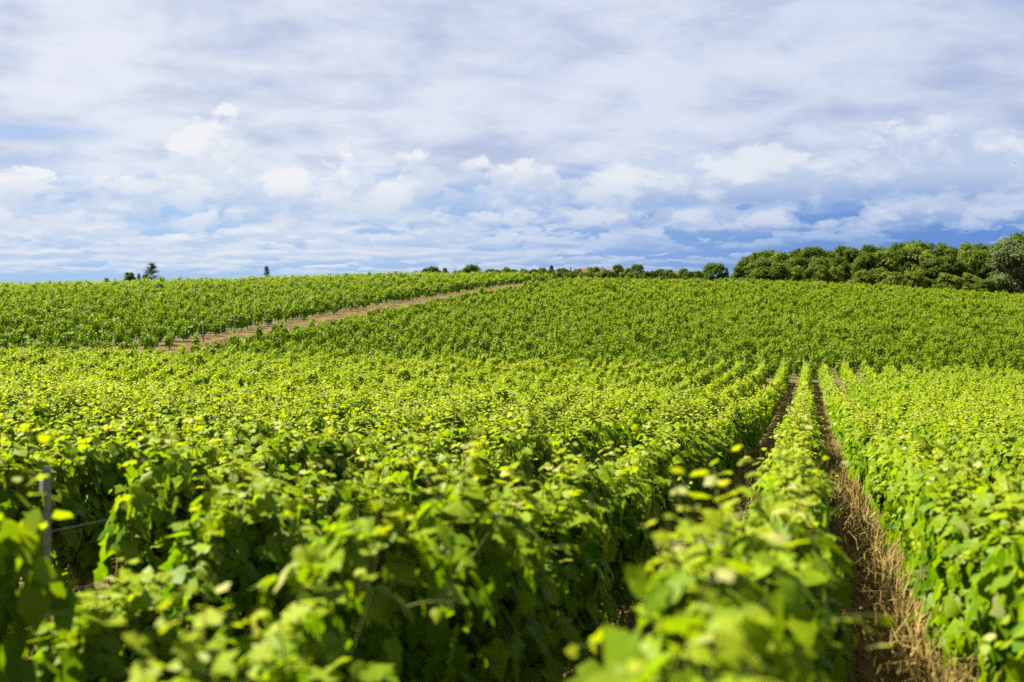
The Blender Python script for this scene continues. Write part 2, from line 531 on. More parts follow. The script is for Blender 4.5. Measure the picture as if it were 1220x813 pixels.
def vine_plan(rng, n, shoots, size_mul=1.0, length=1.02, low=0.22, wide=1.0):
    """leaf positions of one vine of the trellised hedge; x across the row, y along it"""
    ph = rng.uniform(0, 6.28, 6)
    # the leaves hang on some twelve upright canes, so the wall of leaves is grouped in vertical bunches
    nb = 12
    by = np.linspace(-length / 2, length / 2, nb) * rng.uniform(0.88, 1.0, nb) + rng.normal(0, 0.03, nb)
    bx = rng.normal(0, 0.075, nb) * wide
    bh = rng.uniform(1.16, 1.46, nb) * (1 - 0.10 * np.abs(by / (length / 2)) ** 2)
    bl = rng.uniform(low, low + 0.3, nb)
    k = rng.integers(0, nb, n)
    t = rng.beta(1.35, 1.0, n)
    z = bl[k] + (bh[k] - bl[k]) * t
    rad = (0.105 + 0.055 * np.sin(z * 9 + ph[k % 6])) * (1.1 - 0.35 * t)
    a = rng.uniform(0, 6.283, n)
    q = rng.uniform(0, 1, n) ** 0.4
    sgn = np.where(np.cos(a) >= 0, 1.0, -1.0)
    x = bx[k] * (0.4 + 0.6 * t) + 1.85 * wide * rad * q * np.cos(a)
    y = by[k] + rad * q * np.sin(a)
    P = np.stack([x, y, z], -1)
    top = (np.clip((t - 0.84) / 0.2, 0, 1) * rng.uniform(0.5, 1, n))[:, None]
    side = np.stack([np.cos(a) + 0.3 * sgn, 0.7 * np.sin(a), np.full(n, 0.42)], -1)
    N = side * (1 - top) + np.array([0, 0, 1.0]) * top + rng.normal(0, 0.36, (n, 3))
    T = np.stack([sgn * 0.4, rng.normal(0, 0.4, n), np.full(n, -0.9)], -1) * (1 - top) + rng.normal(0, 0.5, (n, 3)) * (0.3 + top)
    size = rng.normal(0.132, 0.028, n).clip(0.06, 0.20) * size_mul * (1.08 - 0.25 * t ** 3)
    tone = np.clip(rng.uniform(0, 1, n) ** 0.9 * 0.8 + 0.2 * t, 0, 1)
    yng = np.clip((rng.uniform(0, 1, n) ** 4) * 0.4 + 0.25 * np.clip((t - 0.8) / 0.2, 0, 1), 0, 1)
    lists = [[P], [N], [T], [size], [np.stack([tone, yng, rng.uniform(0, 1, n)], -1)]]
    canes = []
    for k in range(shoots):
        y0 = rng.uniform(-length / 2, length / 2)
        if rng.uniform() < 0.86:                                  # an upright tip above the hedge
            p = np.array([rng.normal(0, 0.07), y0, rng.uniform(1.1, 1.28)])
            d = norm(np.array([rng.normal(0, 0.28), rng.normal(0, 0.3), 1.0]))
            L = rng.uniform(0.16, 0.52)
            bend = np.array([rng.normal(0, 0.25), rng.normal(0, 0.25), -0.25])
        else:                                                     # a shoot leaning out of the side
            s = rng.choice([-1, 1])
            p = np.array([s * 0.16, y0, rng.uniform(0.75, 1.2)])
            d = norm(np.array([s * 0.9, rng.normal(0, 0.4), 0.35]))
            L = rng.uniform(0.2, 0.42)
            bend = np.array([0, 0, -0.9])
        m = max(3, int(L / 0.06))
        line = []
        for q in range(m):
            line.append(p.copy())
            t = q / (m - 1)
            if q > 0:
                sd = 1 if q % 2 else -1
                sid = norm(np.cross(d, rng.normal(0, 1, 3)))
                lists[0].append((p + sid * 0.03)[None])
                lists[1].append((d * 0.5 + np.array([0, 0, 0.7]) + rng.normal(0, 0.4, 3))[None])
                lists[2].append((sid * sd + np.array([0, 0, -0.25]))[None])
                lists[3].append(np.array([(0.135 - 0.090 * t) * rng.uniform(0.8, 1.2) * size_mul]))
                lists[4].append(np.array([[rng.uniform(0.4, 1), np.clip(0.25 + 0.75 * t * rng.uniform(0.6, 1.2), 0, 1),
                                           (0.995 if rng.uniform() < 0.28 else 0.3) if t > 0.75 else rng.uniform(0, 0.9)]]))
            p = p + d * (L / m)
            d = norm(d + bend * (0.8 / m))
        canes.append(line)
    return [np.concatenate(a) for a in lists], canes


def trunk_geo(rng, seg=7):
    gg = Geo()
    a, b = rng.normal(0, 0.03), rng.normal(0, 0.04)
    pts = [(0, 0, -0.05), (a, b, 0.18), (-a * 0.6, b * 1.5, 0.38), (a * 0.3, b * 0.6, 0.56), (0, 0, 0.66)]
    gg.tube(pts, [0.038, 0.031, 0.027, 0.032, 0.022], seg)
    gg.tube([(0, 0, 0.6), (0.01, 0.16, 0.70), (0, 0.40, 0.74)], [0.02, 0.014, 0.008], 5)
    gg.tube([(0, 0, 0.6), (-0.01, -0.16, 0.69), (0, -0.38, 0.73)], [0.02, 0.014, 0.008], 5)
    return gg


# near vines: one mesh set per variant, shared between the copies
rng = np.random.default_rng(21)
NEAR = []
for k in range(14):
    data, canes = vine_plan(rng, 520, 17, 1.1, 0.94)
    Vv, Ff, Ss, Cc = leaf_cloud(*data, 0, rng)
    foliage = np_mesh('vine_foliage', Vv, Ff, Ss, True, Cc)
    foliage.materials.append(MAT_VINE)
    tg = trunk_geo(rng)
    trunk = tg.mesh('vine_trunk', True); trunk.materials.append(MAT_BARK)
    cg = Geo()
    cg.tube([(0, -0.46, 0.73), (0, 0, 0.715), (0, 0.46, 0.73)], [0.006, 0.011, 0.006], 5)
    for line in canes:
        pts = [(0.0, float(np.clip(line[0][1], -0.42, 0.42)), 0.73)] + [tuple(p) for p in line]
        cg.tube(pts, list(np.linspace(0.005, 0.0018, len(pts))), 4, False)
    for q in range(9):                                            # last year's wood up into the hedge
        y0 = rng.uniform(-0.42, 0.42)
        cg.tube([(0, y0 * 0.8, 0.72), (rng.normal(0, 0.06), y0, 1.0), (rng.normal(0, 0.09), y0 + rng.normal(0, 0.05), 1.3)],
                [0.006, 0.005, 0.003], 4, False)
    cane = cg.mesh('vine_cane', True); cane.materials.append(MAT_CANE)
    NEAR.append((trunk, cane, foliage))

SPACING = 1.46                    # between rows, measured across the picture
STEP = 0.94                      # between vines, measured into the depth
U0 = -0.30
ROW_ANGLE = -math.atan(M)
ORD = ('first second third fourth fifth sixth seventh eighth ninth tenth eleventh twelfth thirteenth fourteenth fifteenth sixteenth '
       'seventeenth eighteenth nineteenth twentieth').split()
TENS = {2: 'twenty', 3: 'thirty', 4: 'forty', 5: 'fifty', 6: 'sixty'}


def ordinal(n):                  # from 1
    if n <= 20:
        return ORD[n - 1]
    t, o = divmod(n, 10)
    if o == 0:
        return TENS[t][:-1] + 'ieth'
    return TENS[t] + '-' + ORD[o - 1]


def row_name(i):
    if i == 0:
        return 'the row between the dry aisles'
    if i < 0:
        return f'the {ordinal(-i)} row left of the dry aisles'
    return f'the {ordinal(i)} row right of the dry aisles'


def project(x, y, z):
    return 610 + FPX * x / y, HOR - FPX * z / y


# every vine of the front block
GAPS = {(-3, 5.8, 7.5)}
rng = np.random.default_rng(33)
front = []
for i in range(-75, 40):
    y = -1.5 + rng.uniform(0, STEP)
    while y < 79.3 + 0.6 * math.sin(i):
        u = U0 + SPACING * i + rng.normal(0, 0.025) + {0: 0.15 * min(1.0, max(0.0, (y - 2.0) / 4.0)), -1: 0.08}.get(i, 0.0)
        x = u + M * y
        yy = y + rng.normal(0, 0.05)
        y += STEP
        if abs(x) > 0.47 * max(yy, 0) * 1.2 + 5:
            continue
        if i == 0 and yy < 2.3 or yy < 1.2 and abs(x) < 2.2 or i == -1 and yy < 3.15:
            continue
        if any(g[0] == i and g[1] < yy < g[2] for g in GAPS):
            continue
        if yy > 12 and rng.uniform() < 0.012:
            continue
        front.append((i, x, yy, gz(x, yy)))
cand = []
for k, (i, x, y, z) in enumerate(front):
    if y < 1.2:
        continue
    a, b = project(x, y, z + 1.35)
    if -25 < a < 1245 and b < 815 + 260 / y:
        cand.append((math.hypot(x, y), k))
cand.sort()
near_ids = {k for _, k in cand[:300]}
rng = np.random.default_rng(44)
count = {}
last = None
for k, (i, x, y, z) in enumerate(front):
    if k not in near_ids:
        continue
    count[i] = count.get(i, 0) + 1
    root = bpy.data.objects.new('grapevine', None)
    scene.collection.objects.link(root)
    root.empty_display_size = 0.1
    v = 0 if last is None else int(rng.integers(0, 14))
    last = v
    root.location = (x, y, z)
    root.rotation_euler = (0, 0, ROW_ANGLE + (math.pi if rng.uniform() < 0.5 else 0))
    sz = rng.uniform(0.9, 1.07)
    if i == -2 and 3.7 < y < 5.4:
        sz *= 0.72
    if i == -1 and y < 4.1:
        sz *= 0.82
    root.scale = (rng.uniform(0.88, 1.12) * (1.2 if i == 0 and y < 4.5 else 1.0), 1.0, sz)
    root['label'] = f'grapevine, {ordinal(count[i])} from the near end of {row_name(i)}'
    root['category'] = 'grapevine'
    root['group'] = 'grapevines in the near rows'
    for nm, me in zip(('trunk', 'cane', 'foliage'), NEAR[v]):
        c = bpy.data.objects.new(nm, me)
        c.parent = root
        scene.collection.objects.link(c)


# ------------------------------------------------------------------ the rest of the vines, as masses
def trunk_arrays():
    a = 0.03
    v = np.array([(-a, -a, -.05), (a, -a, -.05), (a, a, -.05), (-a, a, -.05), (-a, -a, .7), (a, -a, .7), (a, a, .7), (-a, a, .7)])
    f = np.array([0, 1, 5, 4, 1, 2, 6, 5, 2, 3, 7, 6, 3, 0, 4, 7])
    return v, f, np.full(4, 4)


def mass(name, spots, tiers, seed, row_angle=None, length=0.92, low=0.24, wide=1.0):
    """spots: (x, y, z); tiers: [(to depth, leaves, shoots, size factor, lod)] -> one mesh"""
    rng = np.random.default_rng(seed)
    spots = np.array(spots)
    VV, FF, SS, CC, MI = [], [], [], [], []
    base = 0
    lo = -100
    for hi, n, sh, sm, lod in tiers:
        sel = spots[(spots[:, 1] >= lo) & (spots[:, 1] < hi)]
        lo = hi
        if not len(sel):
            continue
        variants = []
        for _ in range(9):
            data, _c = vine_plan(rng, n, sh, sm, length, low, wide)
            variants.append(leaf_cloud(*data, lod, rng))
        which = rng.integers(0, 9, len(sel))
        for k in range(9):
            P = sel[which == k]
            if not len(P):
                continue
            v, f, s, c = variants[k]
            ang = (ROW_ANGLE if row_angle is None else row_angle) + np.where(rng.uniform(size=len(P)) < 0.5, math.pi, 0)
            ca, sa = np.cos(ang)[:, None], np.sin(ang)[:, None]
            sx = rng.uniform(0.85, 1.2, (len(P), 1)); sz = rng.normal(1.0, 0.09 if row_angle is None else 0.2, (len(P), 1))
            x, y, z = v[None, :, 0] * sx, v[None, :, 1], v[None, :, 2] * sz
            W = np.stack([P[:, 0:1] + x * ca - y * sa, P[:, 1:2] + x * sa + y * ca, P[:, 2:3] + z], -1).reshape(-1, 3)
            col = np.broadcast_to(c[None], (len(P), *c.shape)).copy()
            if row_angle is not None:                              # leaf tone of the hill blocks is shifted to a deeper green
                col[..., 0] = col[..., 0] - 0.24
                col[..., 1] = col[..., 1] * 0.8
            col[..., 0] = np.clip(col[..., 0] + rng.normal(0, 0.1, (len(P), 1)), 0, 1)
            VV.append(W); CC.append(col.reshape(-1, 4))
            FF.append((f[None] + (base + np.arange(len(P)) * len(v))[:, None]).ravel())
            SS.append(np.tile(s, len(P))); MI.append(np.zeros(len(s) * len(P), np.int32))
            base += len(W)
        tv, tf, ts = trunk_arrays()
        W = (tv[None] + sel[:, None]).reshape(-1, 3)
        VV.append(W); CC.append(np.zeros((len(W), 4)))
        FF.append((tf[None] + (base + np.arange(len(sel)) * 8)[:, None]).ravel())
        SS.append(np.tile(ts, len(sel))); MI.append(np.ones(4 * len(sel), np.int32))
        base += len(W)
    me = np_mesh(name, np.concatenate(VV), np.concatenate(FF), np.concatenate(SS), True, np.concatenate(CC))
    me.materials.append(MAT_VINE); me.materials.append(MAT_BARK)
    me.polygons.foreach_set('material_index', np.concatenate(MI))
    print('mass', name, len(spots), 'vines', len(me.polygons), 'faces')
    return obj(name, me)


rest = [(x, y, z) for k, (i, x, y, z) in enumerate(front) if k not in near_ids]
o = mass('front_vineyard', rest, [(14, 340, 10, 1.08, 1), (48, 280, 14, 1.12, 1), (200, 210, 12, 1.2, 1)], 71)
tag(o, 'dense green vine rows farther down the front slope', 'vineyard', None, 'stuff')


def block(u0, u1, y0, y1, slant, seed, skip=0.012, along=1.0, pitch=1.95):
    """rows running across the slope between the lateral limits u0 and u1"""
    rng = np.random.default_rng(seed)
    out = []
    k = 0
    ya = y0 - abs(slant) * (u1 - u0)
    while ya < y1 + abs(slant) * (u1 - u0):
        u = np.arange(u0, u1, along) + rng.uniform(-0.5, 0.5) * along
        y = ya + slant * (u - u0) + rng.normal(0, 0.05, len(u))
        u = u + rng.normal(0, 0.08, len(u))
        x = u + M * y
        ok = (y > y0 + 0.6 * np.sin(u * 0.35)) & (y < y1) & (np.abs(x) < 0.47 * y * 1.08 + 6) & (rng.uniform(size=len(u)) > skip)
        out += [(a, b, c) for a, b, c in zip(x[ok], y[ok], ground(x[ok], y[ok]))]
        ya += pitch
    return out


TIERS = [(110, 190, 8, 1.2, 2), (140, 150, 7, 1.35, 2), (175, 120, 6, 1.55, 2), (400, 95, 5, 1.75, 2)]
HILL_ANGLE = ROW_ANGLE + math.pi / 2
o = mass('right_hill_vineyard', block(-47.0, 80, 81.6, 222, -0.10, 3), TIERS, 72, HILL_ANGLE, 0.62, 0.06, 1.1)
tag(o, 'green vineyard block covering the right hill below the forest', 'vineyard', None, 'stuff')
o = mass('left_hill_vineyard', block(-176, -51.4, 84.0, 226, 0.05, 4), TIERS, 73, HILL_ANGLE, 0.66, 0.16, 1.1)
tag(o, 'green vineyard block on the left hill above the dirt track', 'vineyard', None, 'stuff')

# ------------------------------------------------------------------ dry grass in the aisles
def blades(name, pts, hmin, hmax, mat, seed, lean=0.5, width=0.0045, tall=0):
    rng = np.random.default_rng(seed)
    n = len(pts)
    P = np.column_stack([pts, ground(pts[:, 0], pts[:, 1]) - 0.01])
    h = rng.uniform(hmin, hmax, n) * rng.uniform(0.5, 1, n)
    h[n - tall:] = rng.uniform(0.45, 0.85, tall)
    a = rng.uniform(0, 6.283, n)
    ln = np.abs(rng.normal(0, lean, n))
    d = np.stack([np.cos(a), np.sin(a), np.zeros(n)], -1)
    wv = np.stack([-np.sin(a), np.cos(a), np.zeros(n)], -1) * (width * rng.uniform(0.6, 1.5, n))[:, None]
    up = np.array([0, 0, 1.0])
    p1 = P + (up * 0.5 + d * (0.22 * ln)[:, None]) * h[:, None]
    p2 = P + (up * (0.95 - 0.3 * np.minimum(ln, 1.5))[:, None] + d * (0.75 * ln)[:, None]) * h[:, None]
    V = np.stack([P - wv, P + wv, p1 + wv * 0.8, p1 - wv * 0.8, p2], 1).reshape(-1, 3)
    b = np.arange(n)[:, None] * 5
    F = (b + np.array([0, 1, 2, 3, 3, 2, 4])[None]).ravel()
    C = np.repeat(np.stack([rng.uniform(0, 1, n), rng.uniform(0, 0.6, n), rng.uniform(0, 1, n), np.ones(n)], -1), 5, 0)
    return obj(name, np_mesh(name, V, F, np.tile([4, 3], n), False, C), mat)


def scatter(n, rows, ylo, yhi, seed, half=0.52, clump=0.0):
    rng = np.random.default_rng(seed)
    y = ylo + (yhi - ylo) * rng.uniform(0, 1, n) ** 1.6
    r = rng.choice(rows, n)
    u = U0 + SPACING * (r + 0.5) + rng.uniform(-half, half, n)
    x = u + M * y
    if clump:
        f = np.sin(x * 3.1 + 1.7 * np.sin(y * 1.3)) + np.sin(y * 2.3 + 1.1 * np.sin(x * 2.1)) + rng.normal(0, 0.6, n)
        keep = f > clump - 1
        x, y = x[keep], y[keep]
    return np.column_stack([x, y])


p = np.vstack([scatter(70000, [-1, 0], 2.5, 34, 1, 0.62, 0.75), scatter(9000, [-1, 0], 20, 78, 11, 0.5, 0.5),
               scatter(20000, [-6, -5, -4, -3, -2, 1, 2], 3, 18, 2, 0.6, 0.5)])
rng = np.random.default_rng(51)
n = 1500
y = rng.uniform(4.2, 19, n)
u = U0 + SPACING * rng.choice([0.72, 0.4, -0.3], n, p=[0.55, 0.25, 0.2]) + rng.normal(0, 0.13, n)
p_tall = np.column_stack([u + M * y, y])
o = blades('dry_grass', np.vstack([p, p_tall, p_tall + rng.normal(0, 0.03, p_tall.shape)]), 0.08, 0.5, MAT_STRAW, 5, 0.9, 0.0045, 3000)
tag(o, 'dry straw coloured grass on the soil of the aisles', 'grass', None, 'stuff')
p = np.vstack([scatter(36000, [-1, 0], 2.5, 30, 3, 0.73, 1.0), scatter(9000, [-5, -4, -3, -2, 1], 3, 18, 4, 0.7, 1.0)])
o = blades('green_weeds', p, 0.05, 0.26, MAT_WEED, 6, 0.8, 0.0065)
tag(o, 'low green weeds scattered among the dry aisle grass', 'weeds', None, 'stuff')
rng = np.random.default_rng(9)
n = 30000
y = rng.uniform(86, 225, n)
u = rng.uniform(-49.4, -46.2, n) + 0.25 * np.sin(y)
o = blades('bank_grass', np.column_stack([u + M * y, y]), 0.15, 0.5, MAT_WEED, 7, 0.6, 0.035)
tag(o, 'rough green grass on the bank below the dirt track', 'grass', None, 'stuff')

# ------------------------------------------------------------------ trellis
def steel_post(i, y, label, height=1.42):
    u = U0 + SPACING * i
    x = u + M * y
    r = empty('trellis_post', (x, y, gz(x, y)), ROW_ANGLE)
    tag(r, label, 'post')
    gg = Geo()
    # folded steel profile: web and two flanges
    gg.box((0, 0, height / 2 - 0.1), (0.026, 0.003, height + 0.2))
    gg.box((-0.0155, 0.012, height / 2 - 0.1), (0.003, 0.028, height + 0.2))
    gg.box((0.0155, 0.012, height / 2 - 0.1), (0.003, 0.028, height + 0.2))
    obj('stake', gg.mesh('steel_stake'), MAT_STEEL, r)
    h = Geo()
    h.box((-0.03, -0.006, height - 0.12), (0.022, 0.006, 0.075))
    obj('wire_clip', h.mesh('wire_clip'), MAT_TAG, r)
    return r


steel_post(-3, 6.70, 'grey steel trellis post with a white clip standing in the gap among the leaves')


def trellis_wire(i, y0, y1, hgt, label):
    gg = Geo()
    pts = []
    for y in np.arange(y0, y1 + 0.01, 1.0):
        x = U0 + SPACING * i + M * y + 0.02
        pts.append((x, y, gz(x, y) + hgt - 0.01 * math.sin((y - y0) * 0.9)))
    gg.tube(pts, [0.0016] * len(pts), 5)
    tag(obj('trellis_wire', gg.mesh('trellis_wire', True), MAT_WIRE), label, 'wire')


trellis_wire(-3, 3.0, 14.0, 0.62, 'lower steel trellis wire strung past the grey post in the gap')
trellis_wire(-3, 3.0, 14.0, 1.02, 'upper steel trellis wire strung past the grey post in the gap')

# weathered end posts where the front rows stop, and a few on the hill edge
rng = np.random.default_rng(12)
post_me = None
def wood_post(x, y, h, label, group):
    global post_me
    if post_me is None:
        gg = Geo()
        gg.tube([(0, 0, -0.2), (0.004, 0, 0.6), (0, 0.003, 1.36), (0, 0, 1.40)], [0.05, 0.047, 0.044, 0.036], 8)
        post_me = gg.mesh('wooden_post', True)
        post_me.materials.append(MAT_WOODPOST)
    o = bpy.data.objects.new('wooden_post', post_me)
    scene.collection.objects.link(o)
    o.location = (x, y, gz(x, y)); o.scale = (1, 1, h / 1.4)
    o.rotation_euler = (R(rng.normal(0, 2)), R(rng.normal(0, 2)), rng.uniform(0, 6))
    tag(o, label, 'post', group)


for i in range(-3, 3):
    u = U0 + SPACING * i
    y = 80.3 + 0.6 * math.sin(i)
    wood_post(u + M * y, y, 1.6, f'weathered wooden post at the far end of {row_name(i)}', 'end posts of the vine rows')
for k, y in enumerate((92.0, 97.0)):
    wood_post(-51.0 + M * y, y, 1.75, ('pale wooden post at the foot of the dirt track, lower of two',
              'pale wooden post beside the lower dirt track, upper of two')[k], 'posts beside the dirt track')


# ------------------------------------------------------------------ trees
def crown_mesh(rng, kind, n, leaf):
    """crown in a unit box: radius about 1, height from 0 to 2"""
    P, N = [], []
    if kind == 'broad':
        blobs = []
        for k in range(80):
            t = rng.uniform(0.0, 1)
            zc = -0.15 + 1.9 * t
            rad = math.sqrt(max(0.05, 1 - ((max(zc, 0.75) - 0.75) / 1.2) ** 2)) * 0.74
            a = rng.uniform(0, 6.283)
            q = rng.uniform(0.35, 1) ** 0.6 * rng.uniform(0.82, 1.16)
            blobs.append((rad * q * math.cos(a), rad * q * math.sin(a), zc, rng.uniform(0.12, 0.34)))
        wts = np.array([b[3] ** 2 for b in blobs]); wts /= wts.sum()
        pick = rng.choice(len(blobs), n, p=wts)
        B = np.array(blobs)[pick]
        d = norm(rng.normal(0, 1, (n, 3)))
        d[:, 2] = np.where(d[:, 2] < -0.3, -d[:, 2], d[:, 2])
        rr = B[:, 3:4] * rng.uniform(0.3, 1.32, (n, 1))
        P = B[:, :3] + d * rr * np.array([1, 1, 0.8])
        N = d + np.array([0, 0, 0.5]) + rng.normal(0, 0.5, (n, 3))
        blob_tone = rng.uniform(0, 1, len(blobs))
        tone = np.clip(blob_tone[pick] * 0.6 + rng.uniform(0, 0.5, n), 0, 1)
    elif kind == 'tall':
        t = rng.uniform(0, 1, n)
        z = 0.1 + 1.9 * t
        rad = 0.85 * np.sin(np.clip(0.12 + t * 0.86, 0, 1) * 3.0) * (1 + 0.22 * np.sin(z * 17 + rng.uniform(0, 6)))
        a = rng.uniform(0, 6.283, n)
        q = rng.uniform(0.2, 1, n) ** 0.5
        P = np.stack([rad * q * np.cos(a), rad * q * np.sin(a), z], -1)
        N = np.stack([np.cos(a), np.sin(a), np.full(n, 0.5)], -1) + rng.normal(0, 0.5, (n, 3))
        tone = rng.uniform(0, 1, n)
    elif kind == 'cedar':                                           # flat spreading tiers with gaps between
        tiers = [(0.45, 0.75), (0.75, 1.0), (1.05, 0.8), (1.32, 0.85), (1.58, 0.55), (1.8, 0.5), (1.95, 0.22)]
        P, N = [], []
        m = n // len(tiers)
        for zc, rad in tiers:
            a0 = rng.uniform(0, 6.283)
            arms = rng.integers(3, 6)
            for arm in range(arms):
                aa = a0 + arm * 6.283 / arms + rng.normal(0, 0.3)
                L = rad * rng.uniform(0.6, 1.05)
                k = m // arms
                zo = rng.normal(0, 0.11)
                t = rng.uniform(0.1, 1, k) ** 0.7
                off = rng.normal(0, 0.13, (k, 2)) * (0.5 + t[:, None])
                P.append(np.stack([np.cos(aa) * L * t + off[:, 0], np.sin(aa) * L * t + off[:, 1],
                                   zc + zo + 0.16 * t + rng.normal(0, 0.07, k)], -1))
                N.append(np.array([0, 0, 1.0]) + rng.normal(0, 0.6, (k, 3)))
        P = np.concatenate(P); N = np.concatenate(N); n = len(P)
        tone = rng.uniform(0, 1, n)
    else:                                                          # conical
        t = rng.uniform(0, 1, n) ** 1.3
        z = 0.2 + 1.8 * t
        tier = 0.75 + 0.35 * np.sin(z * 22)
        rad = (1 - t) * 0.9 * tier + 0.05
        a = rng.uniform(0, 6.283, n)
        q = rng.uniform(0.1, 1, n) ** 0.5
        P = np.stack([rad * q * np.cos(a), rad * q * np.sin(a), z - 0.1 * q * (1 - t)], -1)
        N = np.stack([np.cos(a), np.sin(a), np.full(n, 0.6)], -1) + rng.normal(0, 0.4, (n, 3))
        tone = rng.uniform(0, 1, n)
    if kind == 'broad':
        lo, hi = P[:, 2].min(), np.percentile(P[:, 2], 99.7)
        P[:, 2] = -0.15 + (P[:, 2] - lo) / (hi - lo) * 2.15
        P[:, :2] *= 0.95 / np.percentile(np.linalg.norm(P[:, :2], axis=1), 98)
    T = rng.normal(0, 1, (len(P), 3)) + np.array([0, 0, -0.5])
    size = leaf * rng.uniform(0.6, 1.3, len(P))
    col = np.stack([tone, rng.uniform(0, 0.4, len(P)), rng.uniform(0, 1, len(P))], -1)
    v, f, s, c = leaf_cloud(P, N, T, size, col, 1, rng)
    return np_mesh('tree_crown', v, f, s, False, c)


def tree_trunk(rng, kind):
    """unit box again: trunk from z -0.4 up into the crown"""
    gg = Geo()
    if kind in ('broad',):
        gg.tube([(0, 0, -0.5), (0.02, 0, 0.1), (0.0, 0.02, 0.6), (0.03, 0, 1.2)], [0.085, 0.066, 0.05, 0.02], 8)
        for k in range(7):
            a = k * 0.9 + rng.uniform(0, 0.5)
            z0 = rng.uniform(0.05, 0.7)
            r = rng.uniform(0.4, 0.62)
            gg.tube([(0, 0, z0), (0.4 * r * math.cos(a), 0.4 * r * math.sin(a), z0 + 0.22), (r * math.cos(a), r * math.sin(a), z0 + 0.55)],
                    [0.035, 0.024, 0.008], 6)
    else:
        gg.tube([(0, 0, -0.5), (0.01, 0, 0.4), (0, 0.01, 1.2), (0, 0, 1.9)], [0.075, 0.06, 0.035, 0.01], 8)
        for k in range(8):
            a = k * 2.4
            z0 = 0.4 + 0.17 * k
            r = 0.6 * (1 - k / 11)
            gg.tube([(0, 0, z0), (r * math.cos(a), r * math.sin(a), z0 + 0.08)], [0.022, 0.006], 5)
    return gg.mesh('tree_trunk', True)


rng = np.random.default_rng(77)
CROWNS = {}
for key, kind, mat, n, leaf, num in (('oak', 'broad', MAT_TREE, 13000, 0.088, 6), ('light', 'broad', MAT_LIGHT_TREE, 13000, 0.085, 3),
                                     ('willow', 'broad', MAT_WILLOW, 12000, 0.062, 1), ('poplar', 'tall', MAT_TREE, 3600, 0.08, 2),
                                     ('cedar', 'cedar', MAT_CONIFER, 3000, 0.085, 2), ('fir', 'cone', MAT_CONIFER, 2600, 0.08, 2)):
    lst = []
    for _ in range(num):
        c = crown_mesh(rng, kind, n, leaf); c.materials.append(mat)
        t = tree_trunk(rng, kind); t.materials.append(MAT_TRUNK)
        lst.append((t, c))
    CROWNS[key] = lst


def tree(px, top, width, Y, key, label, group=None, name='tree', sink=0.0):
    """a tree whose crown reaches picture row TOP at picture column PX and is WIDTH wide, at depth Y"""
    x = (px - 610) / FPX * Y
    z0 = gz(x, Y) - sink
    ztop = -(top - HOR) / FPX * Y
    H = max(ztop - z0, 1.5)
    trunk, crown = CROWNS[key][int(rng.integers(0, len(CROWNS[key])))]
    r = bpy.data.objects.new(name, None)
    scene.collection.objects.link(r)
    r.location = (x, Y, z0)
    r.rotation_euler = (0, 0, rng.uniform(0, 6.283))
    s = H / 2.45
    wx = width / FPX * Y / 1.9
    r.scale = (wx, wx, s)
    tag(r, label, 'tree', group)
    for nm, me in (('trunk', trunk), ('crown', crown)):
        c = bpy.data.objects.new(nm, me)
        c.parent = r
        c.location = (0, 0, 0.42)
        scene.collection.objects.link(c)
    return r


# the forest on the right, from its left end
edge_x = [870, 905, 950, 1000, 1060, 1095, 1140, 1180, 1205, 1225, 1300, 1400]
edge_y = [318, 298, 295, 297, 292, 287, 291, 288, 278, 273, 268, 266]
forest = []
k = 0
px = 884.0
while px < 1262:                                                   # front edge
    t = float(np.interp(px, edge_x, edge_y)) + 8 + rng.uniform(-3, 12)
    forest.append((px, t, rng.uniform(28, 48), 318 + rng.uniform(-6, 16), 'front'))
    px += rng.uniform(15, 27)
px = 893.0
while px < 1262:                                                   # the crowns that make the skyline
    t = float(np.interp(px, edge_x, edge_y)) + rng.uniform(-3, 5)
    forest.append((px, t, rng.uniform(28, 50), 348 + rng.uniform(-8, 14), 'back'))
    px += rng.uniform(13, 24)
forest.sort(key=lambda q: (q[4], q[0]))
nf = {'front': 0, 'back': 0}
for px, t, wd, Y, where in forest:
    nf[where] += 1
    key = rng.choice(['oak', 'oak', 'light'] if where == 'front' else ['oak', 'oak', 'oak', 'light'])
    col = 'mid green' if key == 'light' else 'dark green'
    place = 'front edge' if where == 'front' else 'skyline'
    if where == 'front' and 1190 < px < 1226:
        nf[where] -= 1
        continue
    tree(px, t, wd, Y, key, f'{col} broadleaf tree, {ordinal(nf[where])} from the left along the forest {place}', 'trees of the forest on the right', 'forest_tree')
tree(1207, 285, 58, 303, 'willow', 'silvery pale green tree in front of the forest, at its tall end', None, 'pale_tree')
# low growth along the forest foot
for k, px in enumerate(np.arange(880, 1250, 17.0)):
    px = px + rng.uniform(-6, 6)
    base = float(np.interp(px, [870, 1220, 1300], [333, 352, 356]))
    tree(px, base - rng.uniform(7, 24), rng.uniform(22, 36), 300 + rng.uniform(-4, 9), rng.choice(['oak', 'light']),
         f'low green bush at the forest foot, {ordinal(k + 1)} from the left', 'bushes along the forest foot', 'forest_bush')

